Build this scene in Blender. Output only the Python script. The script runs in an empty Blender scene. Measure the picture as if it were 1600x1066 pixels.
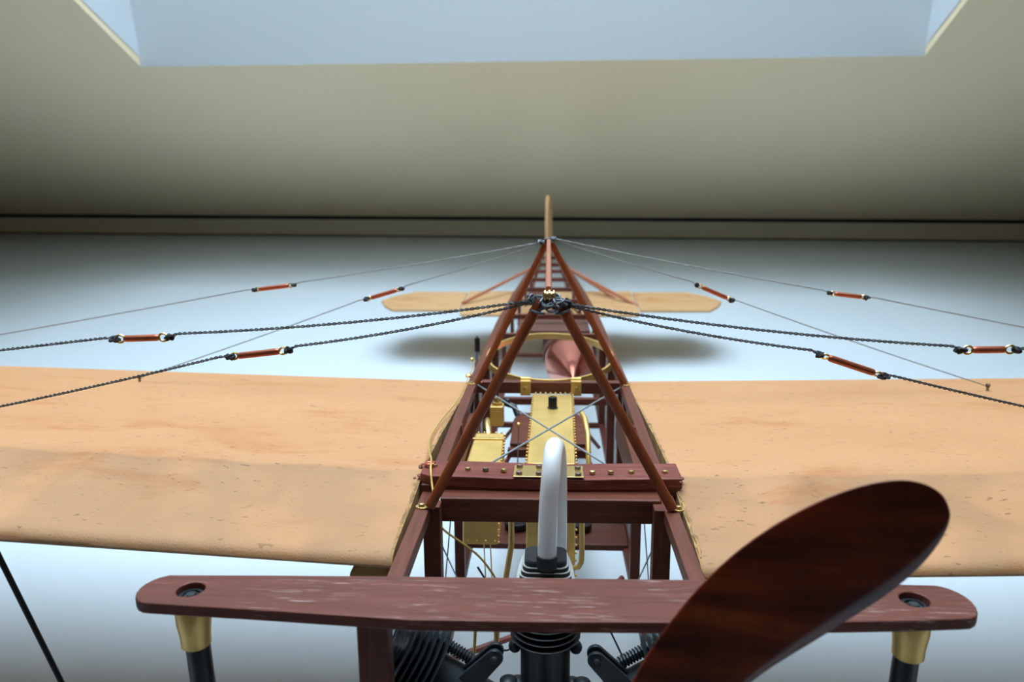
import bpy, math, random
from mathutils import Vector, Matrix, noise

# ------------------------------------------------------------------ camera, sky, light, exposure
S = 0.01                                    # all lengths below are centimetres, the scene is in metres
scene = bpy.context.scene
COL = scene.collection
PITCH = math.radians(-8.0)                  # the model stands on its wheels, tail low
PLANE_M = Matrix.Translation((0, 0, 13.5 * S)) @ Matrix.Rotation(PITCH, 4, 'X')
ROOM_M = Matrix.Translation((-5.7 * S, 94.1 * S, 0)) @ Matrix.Rotation(math.radians(-2.77), 4, 'Z')


def look(pitch, yaw, roll):
    p, y, r = map(math.radians, (pitch, yaw, roll))
    fwd = Vector((math.sin(y) * math.cos(p), math.cos(y) * math.cos(p), -math.sin(p)))
    right = Vector((math.cos(y), -math.sin(y), 0))
    up = right.cross(fwd)
    r2 = right * math.cos(r) + up * math.sin(r)
    u2 = -right * math.sin(r) + up * math.cos(r)
    return Matrix((r2, u2, -fwd)).transposed().to_4x4()


cam_data = bpy.data.cameras.new('camera')
cam = bpy.data.objects.new('camera', cam_data)
COL.objects.link(cam)
cam.matrix_world = PLANE_M @ Matrix.Translation(Vector((.078, -19.073, 7.956)) * S) @ look(11.859, -2.955, -.315)
cam_data.sensor_width = 36.0
cam_data.lens = 36.0 * 1184.0 / 1600.0
cam_data.clip_start = 0.005
cam_data.clip_end = 30
cam_data.dof.use_dof = True
cam_data.dof.focus_distance = 0.20
cam_data.dof.aperture_fstop = 24
scene.camera = cam

world = bpy.data.worlds.new('overcast_sky')
scene.world = world
world.use_nodes = True
bg = world.node_tree.nodes['Background']
bg.inputs['Color'].default_value = (0.75, 0.87, 1.0, 1)
bg.inputs['Strength'].default_value = 12.4

scene.view_settings.view_transform = 'Standard'
scene.view_settings.look = 'None'
scene.view_settings.gamma = 1.0
scene.view_settings.use_curve_mapping = False
scene.view_settings.exposure = 0.0

# daylight portal in the skylight: guides the rays of the sky through the opening, gives no light itself
SL0, SL1 = -34.2, -112.0                     # skylight along the slope (room y, cm)
SLX0, SLX1 = -34.0, 41.5
UP = 40.0                                    # height of the vertical reveal
TAN = math.tan(math.radians(32.0))
ZB = 3.2


def zslope(y):
    return ZB - y * TAN


def area_light(name, center, size_x, size_y, rot, parent_m):
    L = bpy.data.lights.new(name, 'AREA')
    L.shape = 'RECTANGLE'
    L.size = size_x * S
    L.size_y = size_y * S
    o = bpy.data.objects.new(name, L)
    COL.objects.link(o)
    o.matrix_world = parent_m @ Matrix.Translation(Vector(center) * S) @ rot
    return o, L


ym = (SL0 + SL1) / 2
portal, PL = area_light('skylight_portal', ((SLX0 + SLX1) / 2, ym, zslope(ym) + UP), SLX1 - SLX0,
                        abs(SL1 - SL0) / math.cos(math.radians(32)), Matrix.Rotation(math.radians(-32), 4, 'X'), ROOM_M)
PL.cycles.is_portal = True


# ------------------------------------------------------------------ materials
def new_mat(name):
    m = bpy.data.materials.new(name)
    m.use_nodes = True
    nt = m.node_tree
    return m, nt, nt.nodes['Principled BSDF']


def rgb(r, g, b):
    f = lambda c: ((c / 255 + .055) / 1.055) ** 2.4 if c > 10 else c / 255 / 12.92
    return (f(r), f(g), f(b), 1)


def noise_node(nt, scale, stretch=(1, 1, 1), detail=4, rough=.55):
    tc = nt.nodes.new('ShaderNodeTexCoord')
    mp = nt.nodes.new('ShaderNodeMapping')
    mp.inputs['Scale'].default_value = stretch
    n = nt.nodes.new('ShaderNodeTexNoise')
    n.inputs['Scale'].default_value = scale
    n.inputs['Detail'].default_value = detail
    n.inputs['Roughness'].default_value = rough
    nt.links.new(tc.outputs['Object'], mp.inputs['Vector'])
    nt.links.new(mp.outputs['Vector'], n.inputs['Vector'])
    return n


def ramp(nt, src, stops):
    r = nt.nodes.new('ShaderNodeValToRGB')
    el = r.color_ramp.elements
    while len(el) < len(stops):
        el.new(.5)
    for e, (p, c) in zip(el, stops):
        e.position = p
        e.color = c
    nt.links.new(src, r.inputs['Fac'])
    return r


def bump(nt, bsdf, src, strength, dist):
    b = nt.nodes.new('ShaderNodeBump')
    b.inputs['Strength'].default_value = strength
    b.inputs['Distance'].default_value = dist
    nt.links.new(src, b.inputs['Height'])
    nt.links.new(b.outputs['Normal'], bsdf.inputs['Normal'])
    return b


def mix(nt, fac, a, b, mode='MIX'):
    m = nt.nodes.new('ShaderNodeMix')
    m.data_type = 'RGBA'
    m.blend_type = mode
    for inp, val in ((0, fac), (6, a), (7, b)):
        if hasattr(val, 'links') or hasattr(val, 'is_output'):
            nt.links.new(val, m.inputs[inp])
        else:
            m.inputs[inp].default_value = val
    return m.outputs[2]


def simple(name, col, rough=.5, metal=0.0, var=.12, scale=300, bstr=.1, coat=0.0, stretch=(1, 1, 1), spec=.5):
    m, nt, b = new_mat(name)
    n = noise_node(nt, scale, stretch)
    dark = tuple(c * (1 - var) for c in col[:3]) + (1,)
    lite = tuple(min(1, c * (1 + var)) for c in col[:3]) + (1,)
    r = ramp(nt, n.outputs['Fac'], ((.3, dark), (.7, lite)))
    nt.links.new(r.outputs['Color'], b.inputs['Base Color'])
    b.inputs['Roughness'].default_value = rough
    b.inputs['Metallic'].default_value = metal
    b.inputs['Coat Weight'].default_value = coat
    b.inputs['Coat Roughness'].default_value = .15
    b.inputs['Specular IOR Level'].default_value = spec
    if bstr:
        bump(nt, b, n.outputs['Fac'], bstr, .0004)
    return m


def wood(name, col, axis, flecks=0.0, rough=.46, coat=.08, grain=1.0):
    """painted or stained wood with the grain along one axis and pale flecks in the open pores"""
    m, nt, b = new_mat(name)
    st = [1, 1, 1]
    st['xyz'.index(axis)] = .06
    n = noise_node(nt, 700, st, 5, .6)
    dark = tuple(c * (1 - .3 * grain) for c in col[:3]) + (1,)
    lite = tuple(min(1, c * (1 + .25 * grain)) for c in col[:3]) + (1,)
    r = ramp(nt, n.outputs['Fac'], ((.3, dark), (.72, lite)))
    out = r.outputs['Color']
    if flecks:
        st2 = [1, 1, 1]
        st2['xyz'.index(axis)] = .06
        n2 = noise_node(nt, 2600, st2, 3, .6)
        f = ramp(nt, n2.outputs['Fac'], ((.57, (0, 0, 0, 1)), (.68, (flecks,) * 3 + (1,))))
        n3 = noise_node(nt, 55, (1, 1, 1), 2)
        f3 = ramp(nt, n3.outputs['Fac'], ((.38, (0, 0, 0, 1)), (.62, (1, 1, 1, 1))))
        fac = mix(nt, 1.0, f.outputs['Color'], f3.outputs['Color'], 'MULTIPLY')
        out = mix(nt, fac, out, rgb(190, 160, 150))
    nt.links.new(out, b.inputs['Base Color'])
    b.inputs['Roughness'].default_value = rough
    b.inputs['Coat Weight'].default_value = coat
    b.inputs['Coat Roughness'].default_value = .2
    b.inputs['Specular IOR Level'].default_value = .3
    bump(nt, b, n.outputs['Fac'], .25, .0004)
    return m


M = {}
BROWN = rgb(108, 57, 42)
for ax in 'xyz':
    M['wood_' + ax] = wood('brown_painted_wood_' + ax, BROWN, ax, .12)
M['plank'] = wood('brown_open_grain_wood', rgb(104, 54, 42), 'x', .6, .48, .03)
M['beam_rough'] = wood('rough_reddish_wood', rgb(126, 60, 48), 'x', .35, .5, .05, 1.4)
M['strut'] = wood('orange_mahogany_strut', rgb(142, 72, 42), 'z', 0, .33, .35, .7)
M['strut_y'] = wood('pale_mahogany_rod', rgb(178, 112, 86), 'y', 0, .4, .2, .5)
M['redrod'] = simple('red_brown_rod', rgb(140, 72, 62), .45)
M['brass'] = simple('satin_brass', (.88, .58, .19, 1), .40, .65, .08, 120, .03)
M['brass_bright'] = simple('bright_brass', (.90, .63, .23, 1), .25, .9, .05, 200, .02)
M['screw'] = simple('brass_screw_head', (.72, .54, .26, 1), .35, 1.0, .15, 500, .1)
M['screw_dark'] = simple('darkened_brass_screw_head', (.30, .21, .16, 1), .45, .8, .2, 500, .1)
M['copper'] = simple('copper_barrel', (.46, .12, .06, 1), .30, .55, .12, 300, .05)
M['copper_bag'] = simple('copper_coloured_bag', (.72, .24, .17, 1), .24, 1.0, .06, 100, .03)
M['leather'] = simple('brown_leather', rgb(96, 58, 46), .6, 0, .2, 60, .3)
M['black'] = simple('black_enamel', rgb(22, 23, 25), .38, 0, .3, 300, .1)
M['gun'] = simple('dark_gunmetal', rgb(48, 54, 58), .38, .35, .25, 260, .12)
M['fin_light'] = simple('fin_painted_highlight', rgb(196, 196, 190), .4, .0, .1, 300, .05)  # pale fins: highlights from above put into the colour
M['rubber'] = simple('black_rubber_band', rgb(38, 38, 40), .6, 0, .3, 250, .4)
M['white_tube'] = simple('white_plastic_tube', rgb(244, 245, 246), .28, 0, .02, 50, 0, .4)
_b = M['white_tube'].node_tree.nodes['Principled BSDF']
_b.inputs['Subsurface Weight'].default_value = .5
_b.inputs['Subsurface Radius'].default_value = (1, 1, 1)
_b.inputs['Subsurface Scale'].default_value = .003
M['tyre'] = simple('grey_rubber_tyre', rgb(150, 132, 105), .7, 0, .1, 200, .1)
M['steel'] = simple('grey_steel_wire', rgb(150, 156, 160), .45, .2, .1, 300, 0)
M['cable'] = simple('dark_twisted_cable', rgb(78, 83, 88), .45, .15, .2, 900, 0)
M['knot'] = simple('dark_knotted_cord', rgb(44, 46, 50), .7, 0, .4, 900, .2)
M['bind'] = simple('grey_wire_binding', rgb(108, 114, 122), .45, .25, .35, 700, .1)
M['panel'] = simple('grey_inner_fabric', rgb(196, 190, 182), .85, 0, .05, 80, .05)


def prop_mat():
    m, nt, b = new_mat('dark_polished_mahogany')
    tc = nt.nodes.new('ShaderNodeTexCoord')
    mp = nt.nodes.new('ShaderNodeMapping')
    mp.inputs['Rotation'].default_value = (0, math.radians(47), 0)
    mp.inputs['Scale'].default_value = (.12, 1, 1)
    n = nt.nodes.new('ShaderNodeTexNoise')
    n.inputs['Scale'].default_value = 260
    n.inputs['Detail'].default_value = 6
    nt.links.new(tc.outputs['Object'], mp.inputs['Vector'])
    nt.links.new(mp.outputs['Vector'], n.inputs['Vector'])
    r = ramp(nt, n.outputs['Fac'], ((.3, rgb(64, 16, 6)), (.55, rgb(112, 38, 12)), (.8, rgb(160, 72, 24))))
    n2 = noise_node(nt, 45, (1, 1, 1), 5, .65)
    r2 = ramp(nt, n2.outputs['Fac'], ((.36, (.45, .45, .45, 1)), (.62, (1, 1, 1, 1))))
    nt.links.new(mix(nt, 1.0, r.outputs['Color'], r2.outputs['Color'], 'MULTIPLY'), b.inputs['Base Color'])
    b.inputs['Roughness'].default_value = .42
    b.inputs['Coat Weight'].default_value = .12
    b.inputs['Coat Roughness'].default_value = .3
    b.inputs['Specular IOR Level'].default_value = .25
    bump(nt, b, n.outputs['Fac'], .15, .0004)
    return m


M['prop'] = prop_mat()


def fabric_mat(name='doped_tan_fabric', base=(197, 143, 98), edge=False):
    m, nt, b = new_mat(name)
    n1 = noise_node(nt, 22, (.45, 1, 1), 5, .6)
    r1 = ramp(nt, n1.outputs['Fac'], ((.34, rgb(*[min(255, c + 6) for c in base])), (.60, rgb(*base)), (.78, rgb(base[0] - 10, base[1] - 26, base[2] - 40))))
    # orange weathering towards the trailing half, as blotches
    n2 = noise_node(nt, 60, (.35, 1, 1), 6, .7)
    r2 = ramp(nt, n2.outputs['Fac'], ((.54, (0, 0, 0, 1)), (.68, (.6, .6, .6, 1))))
    col = mix(nt, r2.outputs['Color'], r1.outputs['Color'], rgb(184, 112, 62))
    # tiny dark fibres
    n3 = noise_node(nt, 800, (.45, 1, 1), 2, .5)
    r3 = ramp(nt, n3.outputs['Fac'], ((.655, (0, 0, 0, 1)), (.70, (.65, .65, .65, 1))))
    n4 = noise_node(nt, 30, (1, 1, 1), 2)
    r4 = ramp(nt, n4.outputs['Fac'], ((.34, (0, 0, 0, 1)), (.62, (1, 1, 1, 1))))
    col = mix(nt, mix(nt, 1.0, r3.outputs['Color'], r4.outputs['Color'], 'MULTIPLY'), col, rgb(110, 74, 48))
    # nose shading between ribs painted into the cloth, plus greyer sheathed leading edge
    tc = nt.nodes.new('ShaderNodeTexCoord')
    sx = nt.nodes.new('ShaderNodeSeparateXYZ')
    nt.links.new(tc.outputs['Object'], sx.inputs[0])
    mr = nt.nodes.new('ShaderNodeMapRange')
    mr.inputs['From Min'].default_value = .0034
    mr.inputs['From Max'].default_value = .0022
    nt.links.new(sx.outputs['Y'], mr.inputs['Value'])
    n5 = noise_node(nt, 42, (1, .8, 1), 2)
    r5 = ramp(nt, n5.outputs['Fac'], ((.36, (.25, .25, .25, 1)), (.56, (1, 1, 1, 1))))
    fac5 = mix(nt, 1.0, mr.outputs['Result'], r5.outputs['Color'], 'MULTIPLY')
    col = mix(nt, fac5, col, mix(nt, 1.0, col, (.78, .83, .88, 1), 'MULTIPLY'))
    nt.links.new(col, b.inputs['Base Color'])
    b.inputs['Roughness'].default_value = .62
    b.inputs['Specular IOR Level'].default_value = .3
    w = noise_node(nt, 2600, (1, 1, 1), 2)
    w2 = noise_node(nt, 120, (1, 1, 1), 3)
    ad = nt.nodes.new('ShaderNodeMath')
    ad.operation = 'MULTIPLY_ADD'
    nt.links.new(w2.outputs['Fac'], ad.inputs[0])
    ad.inputs[1].default_value = 1.4
    nt.links.new(w.outputs['Fac'], ad.inputs[2])
    bump(nt, b, ad.outputs[0], .35, .0004)
    return m


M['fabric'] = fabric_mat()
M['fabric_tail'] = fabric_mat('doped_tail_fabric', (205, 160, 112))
M['fabric_edge'] = simple('rough_brown_fabric_edge', rgb(168, 128, 82), .85, 0, .4, 220, .5)


def wall_mat(name, col, rough=.8):
    m, nt, b = new_mat(name)
    n = noise_node(nt, 3, (1, 1, 1), 3)
    r = ramp(nt, n.outputs['Fac'], ((.3, tuple(c * .97 for c in col[:3]) + (1,)), (.7, col)))
    nt.links.new(r.outputs['Color'], b.inputs['Base Color'])
    b.inputs['Roughness'].default_value = rough
    n2 = noise_node(nt, 220, (1, 1, 1), 2)
    bump(nt, b, n2.outputs['Fac'], .05, .001)
    return m


M['wall'] = wall_mat('cream_wall_paint', rgb(246, 224, 186))
M['reveal'] = wall_mat('shaded_reveal_paint', rgb(190, 194, 196))  # white greyed down: shade of the bottom reveal put into the paint
M['side_reveal'] = wall_mat('lit_side_reveal_paint', rgb(206, 212, 218))  # paler copy: brighter light on the side faces put into the paint
M['floor'] = wall_mat('white_satin_floor', rgb(222, 232, 240), .55)
M['skirting'] = wall_mat('greyish_skirting_paint', rgb(240, 228, 204))
M['lowfloor'] = wall_mat('unseen_dark_brown_floor', rgb(92, 74, 60), .5)
M['lowwall'] = wall_mat('unseen_grey_panel', rgb(120, 114, 104))
M['gap'] = wall_mat('painted_gap_shade', rgb(40, 36, 30))  # shade of the skirting gaps as a dark colour


def glass_mat():
    m, nt, b = new_mat('skylight_glass')
    out = nt.nodes['Material Output']
    t = nt.nodes.new('ShaderNodeBsdfTransparent')
    t.inputs['Color'].default_value = (.93, .96, .96, 1)
    g = nt.nodes.new('ShaderNodeBsdfGlossy')
    g.inputs['Roughness'].default_value = .02
    mx = nt.nodes.new('ShaderNodeMixShader')
    mx.inputs[0].default_value = .06
    nt.links.new(t.outputs[0], mx.inputs[1])
    nt.links.new(g.outputs[0], mx.inputs[2])
    nt.links.new(mx.outputs[0], out.inputs['Surface'])
    return m


M['glass'] = glass_mat()


# ------------------------------------------------------------------ mesh builder (centimetres)
class MB:
    def __init__(s):
        s.v, s.f = [], []

    def add(s, vs, fs):
        o = len(s.v)
        s.v += [tuple(v) for v in vs]
        s.f += [tuple(i + o for i in f) for f in fs]
        return s

    def box(s, lo, hi):
        (a, b, c), (d, e, f) = lo, hi
        return s.add([(a, b, c), (d, b, c), (d, e, c), (a, e, c), (a, b, f), (d, b, f), (d, e, f), (a, e, f)],
                     [(0, 3, 2, 1), (4, 5, 6, 7), (0, 1, 5, 4), (1, 2, 6, 5), (2, 3, 7, 6), (3, 0, 4, 7)])

    def beam(s, p, q, w, h, up=(0, 0, 1), w2=None, h2=None):
        p, q = Vector(p), Vector(q)
        d = (q - p).normalized()
        r = d.cross(Vector(up)).normalized()
        u = r.cross(d).normalized()
        vs = []
        for c, ww, hh in ((p, w, h), (q, w2 or w, h2 or h)):
            for a, b in ((-1, -1), (1, -1), (1, 1), (-1, 1)):
                vs.append(c + r * a * ww / 2 + u * b * hh / 2)
        return s.add(vs, [(3, 2, 1, 0), (4, 5, 6, 7), (0, 1, 5, 4), (1, 2, 6, 5), (2, 3, 7, 6), (3, 0, 4, 7)])

    def tube(s, pts, r, n=10, oval=1.0, up=None, closed=False):
        """a tube along points; r may be one radius or one for each point; oval flattens it along `up`"""
        pts = [Vector(p) for p in pts]
        k = len(pts)
        rs = r if isinstance(r, (list, tuple)) else [r] * k
        ref = Vector(up) if up else None
        vs, fs = [], []
        prev = None
        for i, p in enumerate(pts):
            if closed:
                t = (pts[(i + 1) % k] - pts[i - 1]).normalized()
            else:
                t = (pts[min(i + 1, k - 1)] - pts[max(i - 1, 0)]).normalized()
            if ref:
                a = ref - t * ref.dot(t)
            elif prev is not None:
                a = prev - t * prev.dot(t)
            else:
                a = Vector((0, 0, 1)) - t * t.z
                if a.length < .1:
                    a = Vector((1, 0, 0)) - t * t.x
            a.normalize()
            prev = a
            b = t.cross(a)
            for j in range(n):
                th = 2 * math.pi * j / n
                vs.append(p + (a * math.cos(th) * oval + b * math.sin(th)) * rs[i])
        rng = k if closed else k - 1
        for i in range(rng):
            for j in range(n):
                i2 = (i + 1) % k
                fs.append((i * n + j, i * n + (j + 1) % n, i2 * n + (j + 1) % n, i2 * n + j))
        if not closed:
            fs.append(tuple(range(n - 1, -1, -1)))
            fs.append(tuple((k - 1) * n + j for j in range(n)))
        return s.add(vs, fs)

    def lathe(s, p, axis, prof, n=24):
        """profile of (radius, distance along axis)"""
        p, ax = Vector(p), Vector(axis).normalized()
        a = Vector((0, 0, 1)) if abs(ax.z) < .9 else Vector((1, 0, 0))
        a = (a - ax * a.dot(ax)).normalized()
        b = ax.cross(a)
        vs, fs = [], []
        for r, t in prof:
            r = max(r, 1e-4)
            for j in range(n):
                th = 2 * math.pi * j / n
                vs.append(p + ax * t + (a * math.cos(th) + b * math.sin(th)) * r)
        for i in range(len(prof) - 1):
            for j in range(n):
                fs.append((i * n + j, i * n + (j + 1) % n, (i + 1) * n + (j + 1) % n, (i + 1) * n + j))
        fs.append(tuple(range(n - 1, -1, -1)))
        fs.append(tuple((len(prof) - 1) * n + j for j in range(n)))
        return s.add(vs, fs)

    def ball(s, p, r, n=12, m=8, sq=(1, 1, 1)):
        p = Vector(p)
        vs, fs = [], []
        for i in range(m + 1):
            ph = math.pi * i / m
            for j in range(n):
                th = 2 * math.pi * j / n
                vs.append(p + Vector((math.sin(ph) * math.cos(th) * sq[0], math.sin(ph) * math.sin(th) * sq[1], math.cos(ph) * sq[2])) * r)
        for i in range(m):
            for j in range(n):
                fs.append((i * n + j, i * n + (j + 1) % n, (i + 1) * n + (j + 1) % n, (i + 1) * n + j))
        return s.add(vs, fs)

    def prism(s, outline, ext):
        """flat outline (3-D points) pushed along a vector"""
        k = len(outline)
        e = Vector(ext)
        a = [Vector(p) for p in outline]
        vs = a + [p + e for p in a]
        fs = [tuple(range(k - 1, -1, -1)), tuple(range(k, 2 * k))]
        fs += [(i, (i + 1) % k, k + (i + 1) % k, k + i) for i in range(k)]
        return s.add(vs, fs)

    def mesh(s, name):
        me = bpy.data.meshes.new(name)
        me.from_pydata([(x * S, y * S, z * S) for x, y, z in s.v], [], s.f)
        me.update()
        me.polygons.foreach_set('use_smooth', [True] * len(me.polygons))
        me.set_sharp_from_angle(angle=math.radians(38))
        return me

    def build(s, name, mat, parent=None, bevel=0, label=None, matrix=None):
        me = s.mesh(name)
        me.materials.append(M[mat] if isinstance(mat, str) else mat)
        o = bpy.data.objects.new(name, me)
        COL.objects.link(o)
        if parent is not None:
            o.parent = parent
        if matrix is not None:
            o.matrix_world = matrix
        if bevel:
            b = o.modifiers.new('bevel', 'BEVEL')
            b.width = bevel * S
            b.segments = 2
            b.limit_method = 'ANGLE'
            b.harden_normals = True
        if label:
            o['label'] = label
        return o


def place(me_obj, loc, parent, rot=None, first=[None]):
    """a copy of a small piece that shares its mesh"""
    c = me_obj.copy()
    COL.objects.link(c)
    c.parent = parent
    c.location = Vector(loc) * S
    if rot:
        c.rotation_euler = rot
    return c


def struct(o):
    o['kind'] = 'structure'
    return o


# ------------------------------------------------------------------ the attic: floor, sloped ceiling, skylight, walls
X0, X1, YB = -190.0, 200.0, -300.0
struct(MB().box((X0, -117, -4), (X1, 2.5, 0)).build('floor', 'floor', matrix=ROOM_M, bevel=.1))  # white floor cut short out of view to reduce bounce light
struct(MB().box((X0, YB, -76), (X1, -117, -72)).build('floor', 'lowfloor', matrix=ROOM_M))  # unseen dark lower floor, added to cut the bounce light
struct(MB().box((X0, -117, -72), (X1, -113, -4)).build('unseen_drop_wall', 'lowwall', matrix=ROOM_M))  # unseen drop below the floor edge, added dark against bounce light
# skirting board between the floor and the slope; dark strips paint the gap shade
struct(MB().box((X0, .3, -.2), (X1, 2, 3.1)).build('baseboard_back', 'skirting', matrix=ROOM_M, bevel=.05))
struct(MB().box((X0, .05, 2.62), (X1, .6, 3.4)).build('shade_strip_1', 'gap', matrix=ROOM_M))
struct(MB().box((X0, .22, -.3), (X1, .5, .2)).build('shade_strip_2', 'gap', matrix=ROOM_M))
struct(MB().box((X0, 2, -4), (X1, 4, 8)).build('trim_3', 'gap', matrix=ROOM_M))
# sloped ceiling with the skylight opening: four slabs round the hole
TH = 3.0
zs = zslope


def slab(xa, xb, ya, yb, th=TH):
    m = MB()
    m.add([(xa, ya, zs(ya)), (xb, ya, zs(ya)), (xb, yb, zs(yb)), (xa, yb, zs(yb)),
           (xa, ya, zs(ya) + th), (xb, ya, zs(ya) + th), (xb, yb, zs(yb) + th), (xa, yb, zs(yb) + th)],
          [(0, 3, 2, 1), (4, 5, 6, 7), (0, 1, 5, 4), (1, 2, 6, 5), (2, 3, 7, 6), (3, 0, 4, 7)])
    return m


xs_, ys_ = (X0, SLX0, SLX1, X1), (YB, SL1, SL0, 3.5)
cv = [(x, y, zs(y)) for y in ys_ for x in xs_] + [(x, y, zs(y) + TH) for y in ys_ for x in xs_]
cf = []
for j in range(3):
    for i in range(3):
        if (i, j) != (1, 1):
            q = (j * 4 + i, j * 4 + i + 1, j * 4 + i + 5, j * 4 + i + 4)
            cf.append(q[::-1])
            cf.append(tuple(k + 16 for k in q))
for a, b in ((5, 6), (6, 10), (10, 9), (9, 5), (0, 1), (1, 2), (2, 3), (3, 7), (7, 11), (11, 15), (15, 14), (14, 13), (13, 12), (12, 8), (8, 4), (4, 0)):
    cf.append((a, b, b + 16, a + 16))
ce = MB().add(cv, cf)
struct(ce.build('ceiling', 'wall', matrix=ROOM_M))
# skylight: vertical bottom reveal, side reveals, level top reveal, frame, pane
win = struct(MB().add(
    [(SLX0, SL0 - .1, zs(SL0)), (SLX1, SL0 - .1, zs(SL0)), (SLX1, SL0 - .1, zs(SL0) + UP + 1), (SLX0, SL0 - .1, zs(SL0) + UP + 1),
     (SLX0, SL0 + 1.5, zs(SL0)), (SLX1, SL0 + 1.5, zs(SL0)), (SLX1, SL0 + 1.5, zs(SL0) + UP + 1), (SLX0, SL0 + 1.5, zs(SL0) + UP + 1)],
    [(0, 1, 2, 3), (7, 6, 5, 4), (0, 4, 5, 1), (3, 2, 6, 7), (0, 3, 7, 4), (1, 5, 6, 2)]).build('window_1', 'reveal', matrix=ROOM_M))
win['label'] = 'skylight opening with white reveals in the sloped ceiling'


def kid(mb, name, mat, **k):
    o = mb.build(name, mat, **k)
    o.parent = win
    return o


for xx, t in ((SLX0 + .1, -1.6), (SLX1 - .1, 1.6)):
    kid(MB().prism([(xx, SL0 + 1.5, zs(SL0)), (xx, SL1 - 1.5, zs(SL1)), (xx, SL1 - 1.5, zs(SL1) + UP + 1), (xx, SL0 + 1.5, zs(SL0) + UP + 1)], (t, 0, 0)),
        'side_reveal', 'side_reveal')
kid(MB().prism([(SLX0, SL1, zs(SL1)), (SLX1, SL1, zs(SL1)), (SLX1, SL1, zs(SL1) + UP + 1), (SLX0, SL1, zs(SL1) + UP + 1)], (0, -1.5, 0)), 'top_reveal', 'reveal')
fr = MB()
for ya, yb in ((SL0, SL0 - 8), (SL1 + 8, SL1)):
    fr.prism([(SLX0, ya, zs(ya) + UP), (SLX1, ya, zs(ya) + UP), (SLX1, yb, zs(yb) + UP), (SLX0, yb, zs(yb) + UP)], (0, 0, 2.5))
for xa, xb in ((SLX0, SLX0 + 8), (SLX1 - 8, SLX1)):
    fr.prism([(xa, SL0 - 8, zs(SL0 - 8) + UP), (xb, SL0 - 8, zs(SL0 - 8) + UP), (xb, SL1 + 8, zs(SL1 + 8) + UP), (xa, SL1 + 8, zs(SL1 + 8) + UP)], (0, 0, 2.5))
kid(fr, 'window_frame', 'reveal')
kid(MB().prism([(SLX0 + 8, SL0 - 8, zs(SL0 - 8) + UP + 1), (SLX1 - 8, SL0 - 8, zs(SL0 - 8) + UP + 1),
                (SLX1 - 8, SL1 + 8, zs(SL1 + 8) + UP + 1), (SLX0 + 8, SL1 + 8, zs(SL1 + 8) + UP + 1)], (0, 0, .4)), 'pane', 'glass')
struct(MB().box((X0 - 4, YB, -76), (X0, 4, zs(YB) + 8)).build('wall_left', 'wall', matrix=ROOM_M))
struct(MB().box((X1, YB, -76), (X1 + 4, 4, zs(YB) + 8)).build('wall_right', 'wall', matrix=ROOM_M))
struct(MB().box((X0 - 4, YB - 4, -76), (X1 + 4, YB, zs(YB) + 8)).build('wall_front', 'wall', matrix=ROOM_M))

# ------------------------------------------------------------------ the model airplane (everything below is in its own frame)
AIR = bpy.data.objects.new('model_airplane', None)
COL.objects.link(AIR)
AIR.empty_display_size = .05
AIR.matrix_world = PLANE_M
AIR['label'] = 'wooden scale model of an early monoplane with tan fabric wings, seen nose-on'
AIR['category'] = 'model airplane'
rnd = random.Random(7)


def part(mb, name, mat, parent=None, **k):
    return mb.build(name, mat, parent or AIR, **k)


# ---- wings
TOP = [(-4.03, -.25), (-4.005, -.18), (-3.93, -.10), (-3.8, -.035), (-3.6, .015), (-3.2, .06), (-2.6, .085), (-1.2, .165), (.2, .27), (.5, .285), (1.5, .275), (4, .15), (8, -.2), (13.5, -.77)]
BOT = [(-4.03, -.25), (-4.01, -.30), (-3.95, -.345), (-3.7, -.36), (-2.5, -.33), (0, -.25), (4, -.3), (9, -.5), (13.5, -.81)]


def interp(P, y):
    if y <= P[0][0]:
        return P[0][1]
    for (a, b), (c, d) in zip(P, P[1:]):
        if y <= c:
            t = (y - a) / (c - a)
            return b + (d - b) * t
    return P[-1][1]


def dih(x, y):
    f = min(1, max(0, (y + 4) / 17.5))
    a = abs(x) - 3.4
    if x < 0:
        return a * (.052 * (1 - f) + .027 * f)
    return a * (.035 * (1 - f) + .017 * f) - .12 * (1 - f) + .07 * f


def ztop(x, y):
    return interp(TOP, y) + dih(x, y)


def smooth(a, b, t):
    t = min(1, max(0, (t - a) / (b - a)))
    return t * t * (3 - 2 * t)


RIB0, RIB = 3.5, 2.9


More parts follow.
